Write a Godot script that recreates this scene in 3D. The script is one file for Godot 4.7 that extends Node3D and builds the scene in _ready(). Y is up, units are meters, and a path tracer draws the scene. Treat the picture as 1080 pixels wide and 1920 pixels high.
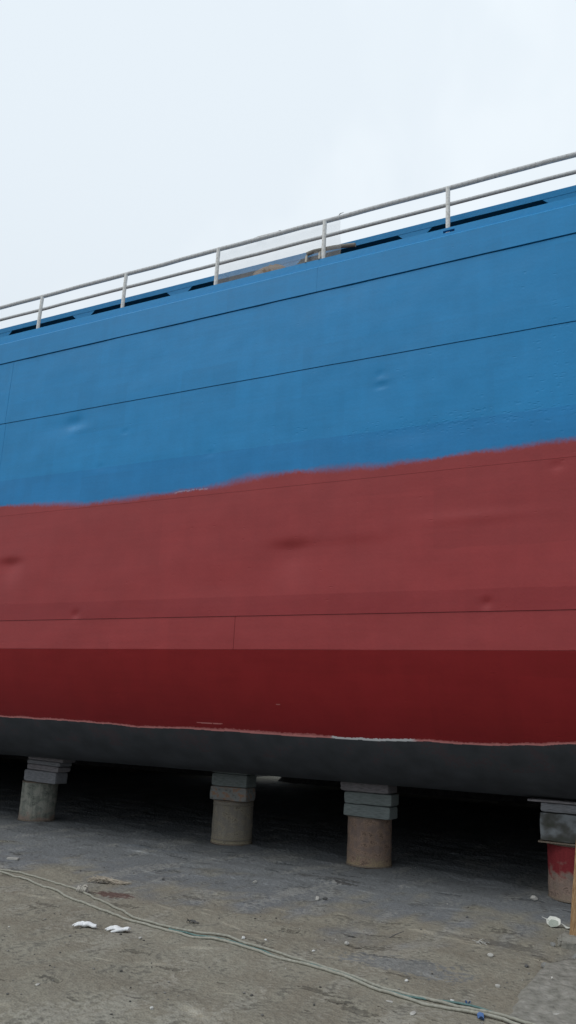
extends Node3D
# A freshly painted cargo ship standing on drums and timber blocks in a dirt yard under an overcast sky.

const SIDE := -7.6            # z of the ship's flat side
const X0 := -10.2             # stretch of the side that the paint texture covers
const X1 := 0.3
const S_MAX := 6.826           # girth from y = 7.0 down the side and round the bilge
const KN := 2.286             # height where the bilge begins
var M := {}
var names := {}
var rng := RandomNumberGenerator.new()
var nz := FastNoiseLite.new()
var nf := FastNoiseLite.new()
var bil: Array[Vector2] = []
var bil_arc: Array[float] = []

# ------------------------------------------------------------------ small helpers
func lin(r, g, b, a = 1.0) -> Color:
	var c := Color(r, g, b).linear_to_srgb()
	c.a = a
	return c

func numbered(called: String) -> String:
	if not names.has(called):
		names[called] = 0
		return called
	names[called] += 1
	return "%s_%03d" % [called, names[called]]

func obj(called: String, mesh: Mesh, m: Material, parent: Node3D = null, at := Vector3.ZERO) -> MeshInstance3D:
	var o := MeshInstance3D.new()
	o.mesh = mesh
	o.material_override = m
	o.position = at
	if parent == null:
		o.name = numbered(called)
		add_child(o, true)
	else:
		o.name = called
		parent.add_child(o, true)
	return o

func thing(called: String, label: String, category: String, at := Vector3.ZERO, group := "") -> Node3D:
	var o := Node3D.new()
	o.name = numbered(called)
	add_child(o)
	o.position = at
	return tag(o, label, category, group)

func tag(o: Node3D, label: String, category: String, group := "") -> Node3D:
	o.set_meta("label", label)
	o.set_meta("category", category)
	if group != "":
		o.set_meta("group", group)
	return o

func tool() -> SurfaceTool:
	var st := SurfaceTool.new()
	st.begin(Mesh.PRIMITIVE_TRIANGLES)
	st.set_smooth_group(-1)
	return st

func quad(st: SurfaceTool, a: Vector3, b: Vector3, c: Vector3, d: Vector3) -> void:
	for v in [a, b, c, a, c, d]:
		st.add_vertex(v)

func done(st: SurfaceTool) -> ArrayMesh:
	st.generate_normals()
	return st.commit()

func hexa(st: SurfaceTool, p: Array) -> void:   # p: four corners of one end, then the four of the other
	quad(st, p[0], p[1], p[2], p[3])
	quad(st, p[7], p[6], p[5], p[4])
	for i in 4:
		var j := (i + 1) % 4
		quad(st, p[i], p[i + 4], p[j + 4], p[j])

func box(st: SurfaceTool, lo: Vector3, hi: Vector3) -> void:
	hexa(st, [Vector3(lo.x, lo.y, lo.z), Vector3(lo.x, hi.y, lo.z), Vector3(lo.x, hi.y, hi.z), Vector3(lo.x, lo.y, hi.z),
		Vector3(hi.x, lo.y, lo.z), Vector3(hi.x, hi.y, lo.z), Vector3(hi.x, hi.y, hi.z), Vector3(hi.x, lo.y, hi.z)])

# a sheet over nu x nv points, with smooth normals; f(i, j) gives the point, uv(i, j) its texture place
func sheet(nu: int, nv: int, f: Callable, uv = null) -> ArrayMesh:
	var p := PackedVector3Array()
	var t := PackedVector2Array()
	var n := PackedVector3Array()
	p.resize(nu * nv); t.resize(nu * nv); n.resize(nu * nv)
	for j in nv:
		for i in nu:
			p[j * nu + i] = f.call(i, j)
			t[j * nu + i] = uv.call(i, j) if uv != null else Vector2(float(i) / (nu - 1), float(j) / (nv - 1))
	for j in nv:
		for i in nu:
			var du := p[j * nu + mini(i + 1, nu - 1)] - p[j * nu + maxi(i - 1, 0)]
			var dv := p[mini(j + 1, nv - 1) * nu + i] - p[maxi(j - 1, 0) * nu + i]
			n[j * nu + i] = dv.cross(du).normalized()
	var ix := PackedInt32Array()
	for j in nv - 1:
		for i in nu - 1:
			var a := j * nu + i
			ix.append_array([a, a + 1, a + nu, a + 1, a + nu + 1, a + nu])
	return arrays(p, n, t, ix)

func arrays(p: PackedVector3Array, n: PackedVector3Array, t: PackedVector2Array, ix: PackedInt32Array) -> ArrayMesh:
	var a := []
	a.resize(Mesh.ARRAY_MAX)
	a[Mesh.ARRAY_VERTEX] = p
	a[Mesh.ARRAY_NORMAL] = n
	a[Mesh.ARRAY_TEX_UV] = t
	a[Mesh.ARRAY_INDEX] = ix
	var am := ArrayMesh.new()
	am.add_surface_from_arrays(Mesh.PRIMITIVE_TRIANGLES, a)
	return am

# a round tube along pts; r is one radius or one per point, flat squeezes it upwards
func tube(st: SurfaceTool, pts: Array, r, sides := 8, flat := 1.0) -> void:
	st.set_smooth_group(0)
	var rings := []
	for i in pts.size():
		var d: Vector3 = (pts[mini(i + 1, pts.size() - 1)] - pts[maxi(i - 1, 0)]).normalized()
		var s: Vector3 = d.cross(Vector3.UP)
		if s.length() < 0.05:
			s = d.cross(Vector3.BACK)
		s = s.normalized()
		var u := s.cross(d).normalized()
		var rr: float = r[i] if r is Array else r
		var ring := []
		for k in sides:
			var a := TAU * k / sides
			ring.append(pts[i] + s * cos(a) * rr + u * sin(a) * rr * flat)
		rings.append(ring)
	for i in pts.size() - 1:
		for k in sides:
			var l := (k + 1) % sides
			quad(st, rings[i][k], rings[i + 1][k], rings[i + 1][l], rings[i][l])
	st.set_smooth_group(-1)
	for e in [0, pts.size() - 1]:
		for k in sides:
			st.add_vertex(pts[e]); st.add_vertex(rings[e][k]); st.add_vertex(rings[e][(k + 1) % sides])

func smooth_path(pts: Array, step := 0.05) -> Array:
	var c := Curve3D.new()
	for i in pts.size():
		var d: Vector3 = (pts[mini(i + 1, pts.size() - 1)] - pts[maxi(i - 1, 0)]) / 6.0
		c.add_point(pts[i], -d, d)
	c.bake_interval = step
	return Array(c.get_baked_points())

# a weathered block: subdivided box with worn edges
func rough_box(size: Vector3, wear: float, sd: int, div := Vector3i(12, 4, 7)) -> ArrayMesh:
	var st := SurfaceTool.new()
	st.begin(Mesh.PRIMITIVE_TRIANGLES)
	st.set_smooth_group(-1)
	var n := FastNoiseLite.new()
	n.seed = sd
	n.frequency = 7.0
	var h := size / 2
	var put := func(p: Vector3) -> Vector3:
		var q := p
		var near := 0
		for a in 3:
			if absf(absf(p[a]) - h[a]) < 1e-5:
				near += 1
		if near >= 2:                           # edges and corners are worn back
			var w := wear * (0.55 + 0.9 * absf(n.get_noise_3dv(p * 2.3)))
			for a in 3:
				if absf(absf(p[a]) - h[a]) < 1e-5:
					q[a] -= signf(p[a]) * w * (1.6 if near == 3 else 1.0)
		q += Vector3(n.get_noise_3dv(p + Vector3(9, 0, 0)), 0.6 * n.get_noise_3dv(p + Vector3(0, 9, 0)), n.get_noise_3dv(p + Vector3(0, 0, 9))) * wear * 0.8
		return q
	for ax in 3:
		var b := (ax + 1) % 3
		var c := (ax + 2) % 3
		for sgn in [-1.0, 1.0]:
			var fs := []
			for i in div[b] + 1:
				var row := []
				for j in div[c] + 1:
					var p := Vector3.ZERO
					p[ax] = sgn * h[ax]
					p[b] = snapped(lerpf(-h[b], h[b], float(i) / div[b]), 1e-6)
					p[c] = snapped(lerpf(-h[c], h[c], float(j) / div[c]), 1e-6)
					row.append(put.call(p))
				fs.append(row)
			for i in div[b]:
				for j in div[c]:
					if sgn > 0:
						quad(st, fs[i][j], fs[i][j + 1], fs[i + 1][j + 1], fs[i + 1][j])
					else:
						quad(st, fs[i][j], fs[i + 1][j], fs[i + 1][j + 1], fs[i][j + 1])
	return done(st)

# a broken stone: a lumpy ball with flats
func stone_mesh(size: Vector3, sd: int) -> ArrayMesh:
	var n := FastNoiseLite.new()
	n.seed = sd
	n.frequency = 0.9
	var cuts := []
	var rr := RandomNumberGenerator.new()
	rr.seed = sd
	for i in 7:
		cuts.append([Vector3(rr.randf_range(-1, 1), rr.randf_range(-1, 1), rr.randf_range(-1, 1)).normalized(), rr.randf_range(0.55, 0.85)])
	var st := tool()
	var f := func(i: int, j: int) -> Vector3:
		var th := PI * j / 6.0
		var ph := TAU * (i % 9) / 9.0
		var p := Vector3(sin(th) * cos(ph), cos(th), sin(th) * sin(ph))
		p *= 1.0 + 0.3 * n.get_noise_3dv(p * 2.0)
		for c in cuts:
			var over: float = p.dot(c[0]) - c[1]
			if over > 0:
				p -= c[0] * over
		return p * size * 0.5
	for j in 6:
		for i in 9:
			quad(st, f.call(i, j), f.call(i + 1, j), f.call(i + 1, j + 1), f.call(i, j + 1))
	return done(st)

func mat(c: Color, rough := 0.8, spec := 0.4) -> StandardMaterial3D:
	var m := StandardMaterial3D.new()
	m.albedo_color = c
	m.roughness = rough
	m.metallic_specular = spec
	m.cull_mode = BaseMaterial3D.CULL_DISABLED
	return m

# noise between colours (linear), seamless, laid on by triplanar
func grain(cols: Array, freq: float, sd: int, size := 512, octaves := 5) -> NoiseTexture2D:
	var n := FastNoiseLite.new()
	n.seed = sd
	n.frequency = freq
	n.fractal_octaves = octaves
	n.noise_type = FastNoiseLite.TYPE_SIMPLEX_SMOOTH
	var g := Gradient.new()
	var off := PackedFloat32Array()
	var cc := PackedColorArray()
	for i in cols.size():
		off.append(float(i) / (cols.size() - 1))
		cc.append(cols[i])
	g.offsets = off
	g.colors = cc
	var t := NoiseTexture2D.new()
	t.width = size
	t.height = size
	t.seamless = true
	t.noise = n
	t.color_ramp = g
	return t

func grained(cols: Array, freq: float, sd: int, scale: Vector3, rough := 0.85, bump := 0.2) -> StandardMaterial3D:
	var m := mat(Color.WHITE, rough, 0.3)
	m.albedo_texture = grain(cols, freq, sd)
	m.uv1_triplanar = true
	m.uv1_scale = scale
	if bump > 0:
		m.heightmap_enabled = true
		m.heightmap_texture = grain([Color.BLACK, Color.WHITE], freq * 1.6, sd + 50)
		m.heightmap_scale = bump
	return m

func noise(sd: int, freq: float, octaves := 4) -> FastNoiseLite:
	var n := FastNoiseLite.new()
	n.seed = sd
	n.frequency = freq
	n.fractal_octaves = octaves
	n.noise_type = FastNoiseLite.TYPE_SIMPLEX_SMOOTH
	return n

func along(pts: Array, x: float) -> float:     # piecewise linear through [x, y] pairs
	if x <= pts[0][0]:
		return pts[0][1]
	for i in pts.size() - 1:
		if x <= pts[i + 1][0]:
			return lerpf(pts[i][1], pts[i + 1][1], smoothstep(pts[i][0], pts[i + 1][0], x))
	return pts[-1][1]

# ------------------------------------------------------------------ shapes of the ship
func keel_y(x: float) -> float:
	return 0.925 + 0.005 * (clampf(x, -12.0, 2.0) + 1.5)

func sheer(x: float, y: float) -> float:
	return y + maxf(y - 2.3, 0.0) * 0.0013 * (clampf(x, -14.0, 4.0) + 5.0)

func setup_bilge() -> void:
	var a := 0.0
	for i in 201:
		var t := i / 200.0
		var p := Vector2(0, KN) * (1 - t) * (1 - t) + Vector2(-0.36, 0.90) * 2 * t * (1 - t) + Vector2(-1.35, 0.90) * t * t
		if i > 0:
			a += p.distance_to(bil[-1])
		bil.append(p)
		bil_arc.append(a)

var dents := [[-7.44, 5.31, 0.16, 0.085, -0.021], [-7.30, 5.20, 0.16, 0.05, 0.006], [-7.44, 5.085, 0.08, 0.014, -0.007], [-7.7, 5.3, 0.35, 0.12, -0.008],
	[-3.03, 5.14, 0.07, 0.022, -0.012], [-2.98, 5.19, 0.08, 0.02, 0.007], [-3.05, 5.27, 0.045, 0.03, -0.008], [-4.05, 3.38, 0.24, 0.075, -0.034, 0.25], [-3.3, 3.38, 0.40, 0.07, -0.010, 0.25],
	[-8.28, 3.41, 0.20, 0.06, -0.034, 0.3], [-1.91, 2.73, 0.05, 0.035, -0.018], [-7.03, 2.71, 0.06, 0.04, -0.015], [-1.22, 4.02, 0.06, 0.03, -0.012],
	[-2.0, 3.58, 0.55, 0.05, 0.007], [-5.2, 4.62, 0.05, 0.02, -0.006], [-6.55, 5.07, 0.05, 0.014, -0.008], [-6.9, 4.63, 0.07, 0.02, -0.007], [-5.0, 3.0, 0.8, 0.2, -0.008], [-2.6, 4.55, 0.6, 0.10, -0.006]]

func swell(x: float, y: float) -> float:
	var d := 0.005 * nz.get_noise_2d(x * 0.9, y * 1.3) + 0.0008 * nz.get_noise_2d(x * 4.0 + 50, y * 4.0)
	d += 0.0012 * cos(TAU * x / 0.62) * smoothstep(-0.2, 0.5, nz.get_noise_2d(x * 0.5, y * 0.8 + 30))
	for k in dents:
		var u: float = (x - k[0]) / k[2]
		var v: float = (y - k[1]) / k[3]
		if k.size() > 5 and v < 0:
			v *= k[5]
		var q := u * u + v * v
		if q < 9.0:
			d += k[4] * exp(-q)
	return d

func hull(x: float, s: float, off: float) -> Vector3:
	var y := 7.0 - s
	if y >= KN:
		return Vector3(x, sheer(x, y), SIDE + off + swell(x, y) * (0.15 if off > 0.015 else 1.0))
	var a := KN - y
	var i := clampi(bil_arc.bsearch(a), 1, 200)
	var f := clampf((a - bil_arc[i - 1]) / (bil_arc[i] - bil_arc[i - 1]), 0.0, 1.0)
	var p: Vector2 = bil[i - 1].lerp(bil[i], f)
	var d: Vector2 = (bil[i] - bil[i - 1]).normalized()
	var t := (i - 1 + f) / 200.0
	p += Vector2(-d.y, d.x) * (off + swell(x, y) * (1.0 - 0.7 * t))
	return Vector3(x, p.y + (keel_y(x) - 0.90) * t, SIDE + p.x)

func hull_uv(x: float, s: float) -> Vector2:
	return Vector2(pingpong(x - X0, X1 - X0) / (X1 - X0), s / S_MAX)

# one plate of the shell: its face, with edges turned inwards
func plate(x0: float, x1: float, s0: float, s1: float, off: float) -> ArrayMesh:
	var xs: Array[float] = []
	var x := x0
	while x < x1 - 1e-4:
		xs.append(x)
		if x >= -9.8 and x < -0.4:
			x += 0.035
		elif x < -9.8:
			x = minf(x + 1.2, -9.8)
		else:
			x += 1.0
	xs.append(x1)
	var n := maxi(2, int(ceil((s1 - s0) / 0.035)) + 1)
	var nu := xs.size()
	var m := sheet(nu, n, func(i, j): return hull(xs[i], lerpf(s0, s1, j / (n - 1.0)), off),
		func(i, j): return hull_uv(xs[i], lerpf(s0, s1, j / (n - 1.0))))
	# edges turned inwards, so that the plate has thickness
	var st := SurfaceTool.new()
	st.begin(Mesh.PRIMITIVE_TRIANGLES)
	st.set_smooth_group(-1)
	var back := Vector3(0, 0.02 if s0 > 4.7 else 0.0, -0.05)
	var strip := func(pts: Array, uvs: Array):
		for i in pts.size() - 1:
			for q in [0, 1, 2, 0, 2, 3]:
				st.set_uv(uvs[i if q in [0, 3] else i + 1])
				st.add_vertex([pts[i], pts[i + 1], pts[i + 1] + back, pts[i] + back][q])
	for s in [s0, s1]:
		var pts := []
		var uvs := []
		for x_ in xs:
			pts.append(hull(x_, s, off))
			uvs.append(hull_uv(x_, s))
		strip.call(pts, uvs)
	for x_ in [x0, x1]:
		var pts := []
		var uvs := []
		for j in n:
			pts.append(hull(x_, lerpf(s0, s1, j / (n - 1.0)), off))
			uvs.append(hull_uv(x_, lerpf(s0, s1, j / (n - 1.0))))
		strip.call(pts, uvs)
	st.generate_normals()
	return st.commit(m)

# ------------------------------------------------------------------ the paint on the shell
func paint_shell() -> StandardMaterial3D:
	var w := 2048
	var h := 1320
	var n1 := noise(11, 0.012, 4).get_image(w, h, false, false, true).get_data()
	var n2 := noise(12, 0.11, 3).get_image(w, h, false, false, true).get_data()
	var streak_img := noise(13, 0.03, 3).get_image(w, 66, false, false, true)
	streak_img.resize(w, h, Image.INTERPOLATE_CUBIC)
	var n3 := streak_img.get_data()
	var roll_img := noise(14, 0.06, 3).get_image(128, h, false, false, true)
	roll_img.resize(w, h, Image.INTERPOLATE_CUBIC)
	var n4 := roll_img.get_data()
	var edge := noise(15, 1.0, 4)
	var px := PackedByteArray()
	px.resize(w * h * 3)
	var ro := PackedByteArray()
	ro.resize(w * h)
	var bu := PackedByteArray()
	bu.resize(w * h)
	var wave := [[-9.4, 4.25], [-8.63, 4.245], [-6.9, 4.150], [-6.3, 4.165], [-5.12, 4.192], [-4.6, 4.25], [-4.13, 4.268], [-3.4, 4.235], [-2.74, 4.224], [-1.43, 4.261], [-1.0, 4.27]]
	var pink := [[-9.50, 0.935], [-8.48, 0.935], [-7.45, 0.935], [-6.68, 0.950], [-6.20, 0.976], [-5.49, 0.956], [-4.92, 0.961], [-4.44, 0.971], [-4.05, 0.976], [-3.55, 0.971], [-3.19, 0.976], [-2.84, 0.956], [-2.62, 0.945], [-2.35, 0.956], [-2.09, 0.956], [-1.58, 0.924], [-1.20, 0.887], [-0.50, 0.877]]
	# paints, linear
	var blue := Vector3(0.012, 0.232, 0.510)
	var blue_b := Vector3(0.010, 0.205, 0.475)
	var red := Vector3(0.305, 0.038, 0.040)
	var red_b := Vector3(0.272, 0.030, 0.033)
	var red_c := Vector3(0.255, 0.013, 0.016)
	var grey := Vector3(0.052, 0.057, 0.065)
	var primer := Vector3(0.70, 0.27, 0.26)
	var white := Vector3(0.75, 0.76, 0.78)
	for i in w:
		var x := X0 + (X1 - X0) * (i + 0.5) / w
		var yw := along(wave, x) + 0.020 * edge.get_noise_2d(x * 1.6, 0.0) + 0.006 * edge.get_noise_2d(x * 6.0, 4.0)
		var soft := 0.055 + 0.055 * edge.get_noise_2d(x * 0.9, 9.0)
		var ap := along(pink, x) + 0.007 * edge.get_noise_2d(x * 3.0, 20.0)
		var thick := 0.030 + 0.014 * edge.get_noise_2d(x * 2.5, 30.0)
		if x > -5.4 and x < -3.6:
			thick += 0.018 * smoothstep(-5.4, -4.9, x) * smoothstep(-3.6, -3.9, x)
		var is_white := smoothstep(-3.68, -3.63, x) * smoothstep(-2.68, -2.8, x)
		var y_b1 := 4.615 + 0.006 * edge.get_noise_2d(x * 2.0, 40.0)
		var y_b2 := 2.868 + 0.006 * edge.get_noise_2d(x * 2.0, 50.0)
		# the painters' passes: patches of slightly different film, a roller's reach wide
		var pass_x := x + 0.05 * edge.get_noise_2d(x * 3.0, 60.0)
		for j in h:
			var s := S_MAX * (j + 0.5) / h
			var y := 7.0 - s
			var k := j * w + i
			var a1 := n1[k] / 255.0 - 0.5
			var a2 := n2[k] / 255.0 - 0.5
			var a3 := n3[k] / 255.0 - 0.5
			var a4 := n4[k] / 255.0 - 0.5
			var c: Vector3
			var rough := 0.42
			if y > yw + 0.2:
				c = blue if y > y_b1 else blue_b
			elif y > yw - 0.2:
				var f := smoothstep(-soft, soft, y - yw + a2 * 0.03)
				c = (red).lerp(blue_b, f)
				if x > -5.68 and x < -5.20 and absf(y - yw + 0.012 + 0.02 * a3) < 0.008 and a2 + a4 > -0.12:   # a bare scrape along the edge
					c = c.lerp(white, 0.22)
			elif y > KN:
				c = red if (y > y_b2 or y < 2.648) else red_b
				rough = 0.40
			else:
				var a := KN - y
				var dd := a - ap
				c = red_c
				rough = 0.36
				if dd > 0.0:
					c = grey * (1.0 + 0.5 * a1)
					rough = 0.72
					if a1 + a2 * 0.6 > 0.18 and dd < 0.35:
						c = c.lerp(Vector3(0.08, 0.04, 0.045), 0.4)
				var lo := -thick * (0.8 + 0.5 * a2)
				if dd > lo and dd < 0.004:
					var pc := primer.lerp(white, is_white)
					if is_white < 0.5 and dd < lo * 0.55:
						pc = pc.lerp(red_c, 0.45)
					c = pc
					rough = 0.7
				if absf(a - 0.866 - 0.004 * a4) < 0.007 and x > -5.33 and x < -4.98 and a3 + a2 > -0.25:
					c = primer * 0.8
				if absf(a - 0.601) < 0.005 and x > -4.24 and x < -4.19:
					c = primer * 0.6
			var lane := floori((s + 0.02 * a1) / 0.62)
			var cell := sin(float(floori(pass_x / 0.85 + 0.37 * lane)) * 12.9898 + lane * 78.233) * 43758.5453
			c *= 1.0 + 0.075 * (cell - floorf(cell) - 0.5)
			c *= 1.0 + 0.11 * a1 + 0.05 * a3 + 0.06 * a4 + 0.05 * a2
			px[k * 3] = int(clampf(255.0 * pow(maxf(c.x, 0), 0.4545), 0, 255))
			px[k * 3 + 1] = int(clampf(255.0 * pow(maxf(c.y, 0), 0.4545), 0, 255))
			px[k * 3 + 2] = int(clampf(255.0 * pow(maxf(c.z, 0), 0.4545), 0, 255))
			ro[k] = int(255.0 * clampf(rough + 0.08 * a1 + 0.05 * a4 + 0.03 * a2, 0, 1))
			bu[k] = int(clampf(128.0 + 26.0 * a2 + 14.0 * a3 + 14.0 * a4, 0, 255))
	# pits and runs in the paint, and the small ridge where a coat ends
	var r := RandomNumberGenerator.new()
	r.seed = 77
	for q in 420:
		var cx := r.randi_range(4, w - 5)
		var cy := r.randi_range(4, h - 5)
		if q < 160:
			cy = int((7.0 - r.randfn(4.62, 0.06)) / S_MAX * h)
			cx = int(w * clampf(r.randfn(0.80, 0.10), 0.02, 0.98))
		elif q < 210:
			cy = int((7.0 - r.randfn(5.0, 0.4)) / S_MAX * h)
			cx = int(w * clampf(r.randfn(0.86, 0.02), 0.02, 0.98))
		var rx := r.randi_range(1, 5)
		var ry := r.randi_range(1, 2)
		for dy in range(-ry, ry + 1):
			for dx in range(-rx, rx + 1):
				var xx := clampi(cx + dx, 0, w - 1)
				var yy := clampi(cy + dy, 0, h - 1)
				bu[yy * w + xx] = maxi(0, bu[yy * w + xx] - int(80 * (1.0 - absf(dx) / (rx + 1.0)) * (1.0 - 0.5 * absf(dy) / ry)))
				if dy == -ry and yy > 0:
					bu[(yy - 1) * w + xx] = mini(255, bu[(yy - 1) * w + xx] + 30)
	var m := mat(Color.WHITE, 1.0, 0.36)
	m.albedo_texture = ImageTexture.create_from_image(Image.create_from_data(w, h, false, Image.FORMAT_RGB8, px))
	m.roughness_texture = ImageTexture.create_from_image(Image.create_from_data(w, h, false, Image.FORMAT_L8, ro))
	m.heightmap_enabled = true
	m.heightmap_texture = ImageTexture.create_from_image(Image.create_from_data(w, h, false, Image.FORMAT_L8, bu))
	m.heightmap_scale = 0.5
	return m

# ------------------------------------------------------------------ the ground
const GX0 := -11.0
const GX1 := 0.6
const GZ0 := -12.6
const GZ1 := -2.6

func ground_y(x: float, z: float) -> float:
	var g := 0.016 * nz.get_noise_2d(x * 1.3 + 7, z * 1.9) + 0.007 * nf.get_noise_2d(x * 2.2, z * 3.2) + 0.004 * nf.get_noise_2d(x * 7.0, z * 7.0)
	g += 0.010 * smoothstep(0.05, 0.35, nf.get_noise_2d(x * 0.7 + 3, z * 2.4 + 9))
	return g

func paint_ground() -> StandardMaterial3D:
	var w := 2048
	var h := 2048
	var img := noise(31, 0.02, 4).get_image(w, h / 2, false, false, true)
	img.resize(w, h, Image.INTERPOLATE_CUBIC)
	var n1 := img.get_data()
	var n2 := noise(32, 0.09, 4).get_image(w, h, false, false, true).get_data()
	var n3 := noise(33, 0.4, 2).get_image(w, h, false, false, true).get_data()
	img = noise(34, 0.010, 5).get_image(w, 512, false, false, true)
	img.resize(w, h, Image.INTERPOLATE_CUBIC)
	var n4 := img.get_data()
	var n5 := noise(35, 0.004, 3).get_image(w, h, false, false, true).get_data()
	var px := PackedByteArray()
	px.resize(w * h * 3)
	var bu := PackedByteArray()
	bu.resize(w * h)
	var tan_ := Vector3(0.250, 0.236, 0.192)
	var brown := Vector3(0.190, 0.172, 0.136)
	var slate := Vector3(0.132, 0.150, 0.174)
	var pale := Vector3(0.32, 0.31, 0.275)
	var dark := Vector3(0.055, 0.052, 0.050)
	# stains: x, z, half-length, half-width, colour, strength
	var stains := [[-4.86, -6.16, 0.24, 0.09, Vector3(0.10, 0.052, 0.045), 0.85], [-3.75, -8.2, 0.45, 0.10, dark, 0.6], [-3.5, -8.05, 0.16, 0.05, dark, 0.8],
		[-4.9, -7.7, 0.6, 0.10, dark, 0.35], [-3.0, -4.3, 0.5, 0.12, brown, 0.6], [-1.6, -6.7, 0.35, 0.10, dark, 0.45], [-6.2, -8.4, 0.7, 0.12, slate, 0.5], [-2.0, -5.7, 0.5, 0.2, slate, 0.5]]
	for j in h:
		var z := GZ0 + (GZ1 - GZ0) * (j + 0.5) / h
		for i in w:
			var x := GX0 + (GX1 - GX0) * (i + 0.5) / w
			var k := j * w + i
			var a1 := n1[k] / 255.0 - 0.5
			var a2 := n2[k] / 255.0 - 0.5
			var a3 := n3[k] / 255.0 - 0.5
			var a4 := n4[k] / 255.0 - 0.5
			var a5 := n5[k] / 255.0 - 0.5
			var c := tan_.lerp(brown, clampf(0.5 + 1.5 * a1 + 0.8 * a5, 0, 1))
			# blue-grey blasting dust lies towards the ship, with a ragged edge
			var dust := smoothstep(-0.35, 0.45, (-6.75 - 0.10 * (x + 4.0) - z) * 0.60 + 1.0 * a5 + 0.5 * a1 + 0.9 * a4)
			c = c.lerp(slate, dust * 0.72)
			if a4 + 0.5 * a2 > 0.13:
				c = c.lerp(pale, clampf((a4 + 0.5 * a2 - 0.13) * 2.0, 0, 0.32))
			if a1 + 0.7 * a2 < -0.20:
				c = c.lerp(dark, clampf((-0.20 - a1 - 0.7 * a2) * 2.5, 0, 0.35))
			for t in stains:
				var u: float = (x - t[0]) / t[2]
				if absf(u) < 1.6:
					var v: float = (z - t[1]) / t[3]
					var q := sqrt(u * u + v * v) + 1.1 * a2 + 0.6 * a1
					if q < 1.0:
						c = c.lerp(t[4], t[5] * smoothstep(1.0, 0.6, q))
			c *= 1.0 + 0.30 * a2 + 0.50 * a3 + 0.22 * a1
			if a3 > 0.33:
				c = c.lerp(pale, 0.5)
			px[k * 3] = int(clampf(255.0 * pow(c.x, 0.4545), 0, 255))
			px[k * 3 + 1] = int(clampf(255.0 * pow(c.y, 0.4545), 0, 255))
			px[k * 3 + 2] = int(clampf(255.0 * pow(c.z, 0.4545), 0, 255))
			bu[k] = int(clampf(128.0 + 110.0 * a2 + 90.0 * a3 + 60.0 * a4, 0, 255))
	# scrapes, scuffs and crumbs: short ragged marks with outlines of their own
	var r := RandomNumberGenerator.new()
	r.seed = 91
	for q in 520:
		var cx := r.randi_range(60, w - 60)
		var cz := int(h * r.randf_range(0.35, 0.98))
		var rx := r.randf_range(5.0, 34.0)
		var rz := rx * r.randf_range(0.12, 0.4)
		var turn := r.randf_range(-0.5, 0.5)
		var kind := r.randf()
		for dz in range(-int(rx * 0.7), int(rx * 0.7) + 1):
			for dx in range(-int(rx), int(rx) + 1):
				var u := (dx * cos(turn) + dz * sin(turn)) / rx
				var v := (dz * cos(turn) - dx * sin(turn)) / rz
				var k := clampi(cz + dz, 0, h - 1) * w + cx + dx
				var d := sqrt(u * u + v * v) + 1.6 * (n2[k] / 255.0 - 0.5) + 0.7 * (n3[k] / 255.0 - 0.5)
				if d < 0.75:
					var f := 0.72 if kind < 0.55 else 1.28
					for e in 3:
						px[k * 3 + e] = clampi(int(px[k * 3 + e] * pow(f, 0.4545 * 1.3)), 0, 255)
					bu[k] = clampi(bu[k] + (-45 if kind < 0.55 else 40), 0, 255)
	var m := mat(Color.WHITE, 0.92, 0.25)
	m.albedo_texture = ImageTexture.create_from_image(Image.create_from_data(w, h, false, Image.FORMAT_RGB8, px))
	m.heightmap_enabled = true
	m.heightmap_texture = ImageTexture.create_from_image(Image.create_from_data(w, h, false, Image.FORMAT_L8, bu))
	m.heightmap_scale = 2.2
	return m

func steps(a: float, b: float, lo: float, hi: float, fine: float) -> Array[float]:
	var out: Array[float] = []
	var v := a
	while v < lo - 0.01:
		out.append(v)
		v = minf(v + maxf(0.3, (lo - v) * 0.4), lo)
	v = lo
	while v < hi:
		out.append(v)
		v += fine
	v = hi
	while v < b:
		out.append(v)
		v += maxf(0.3, (v - hi) * 0.6)
	out.append(b)
	return out

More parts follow.
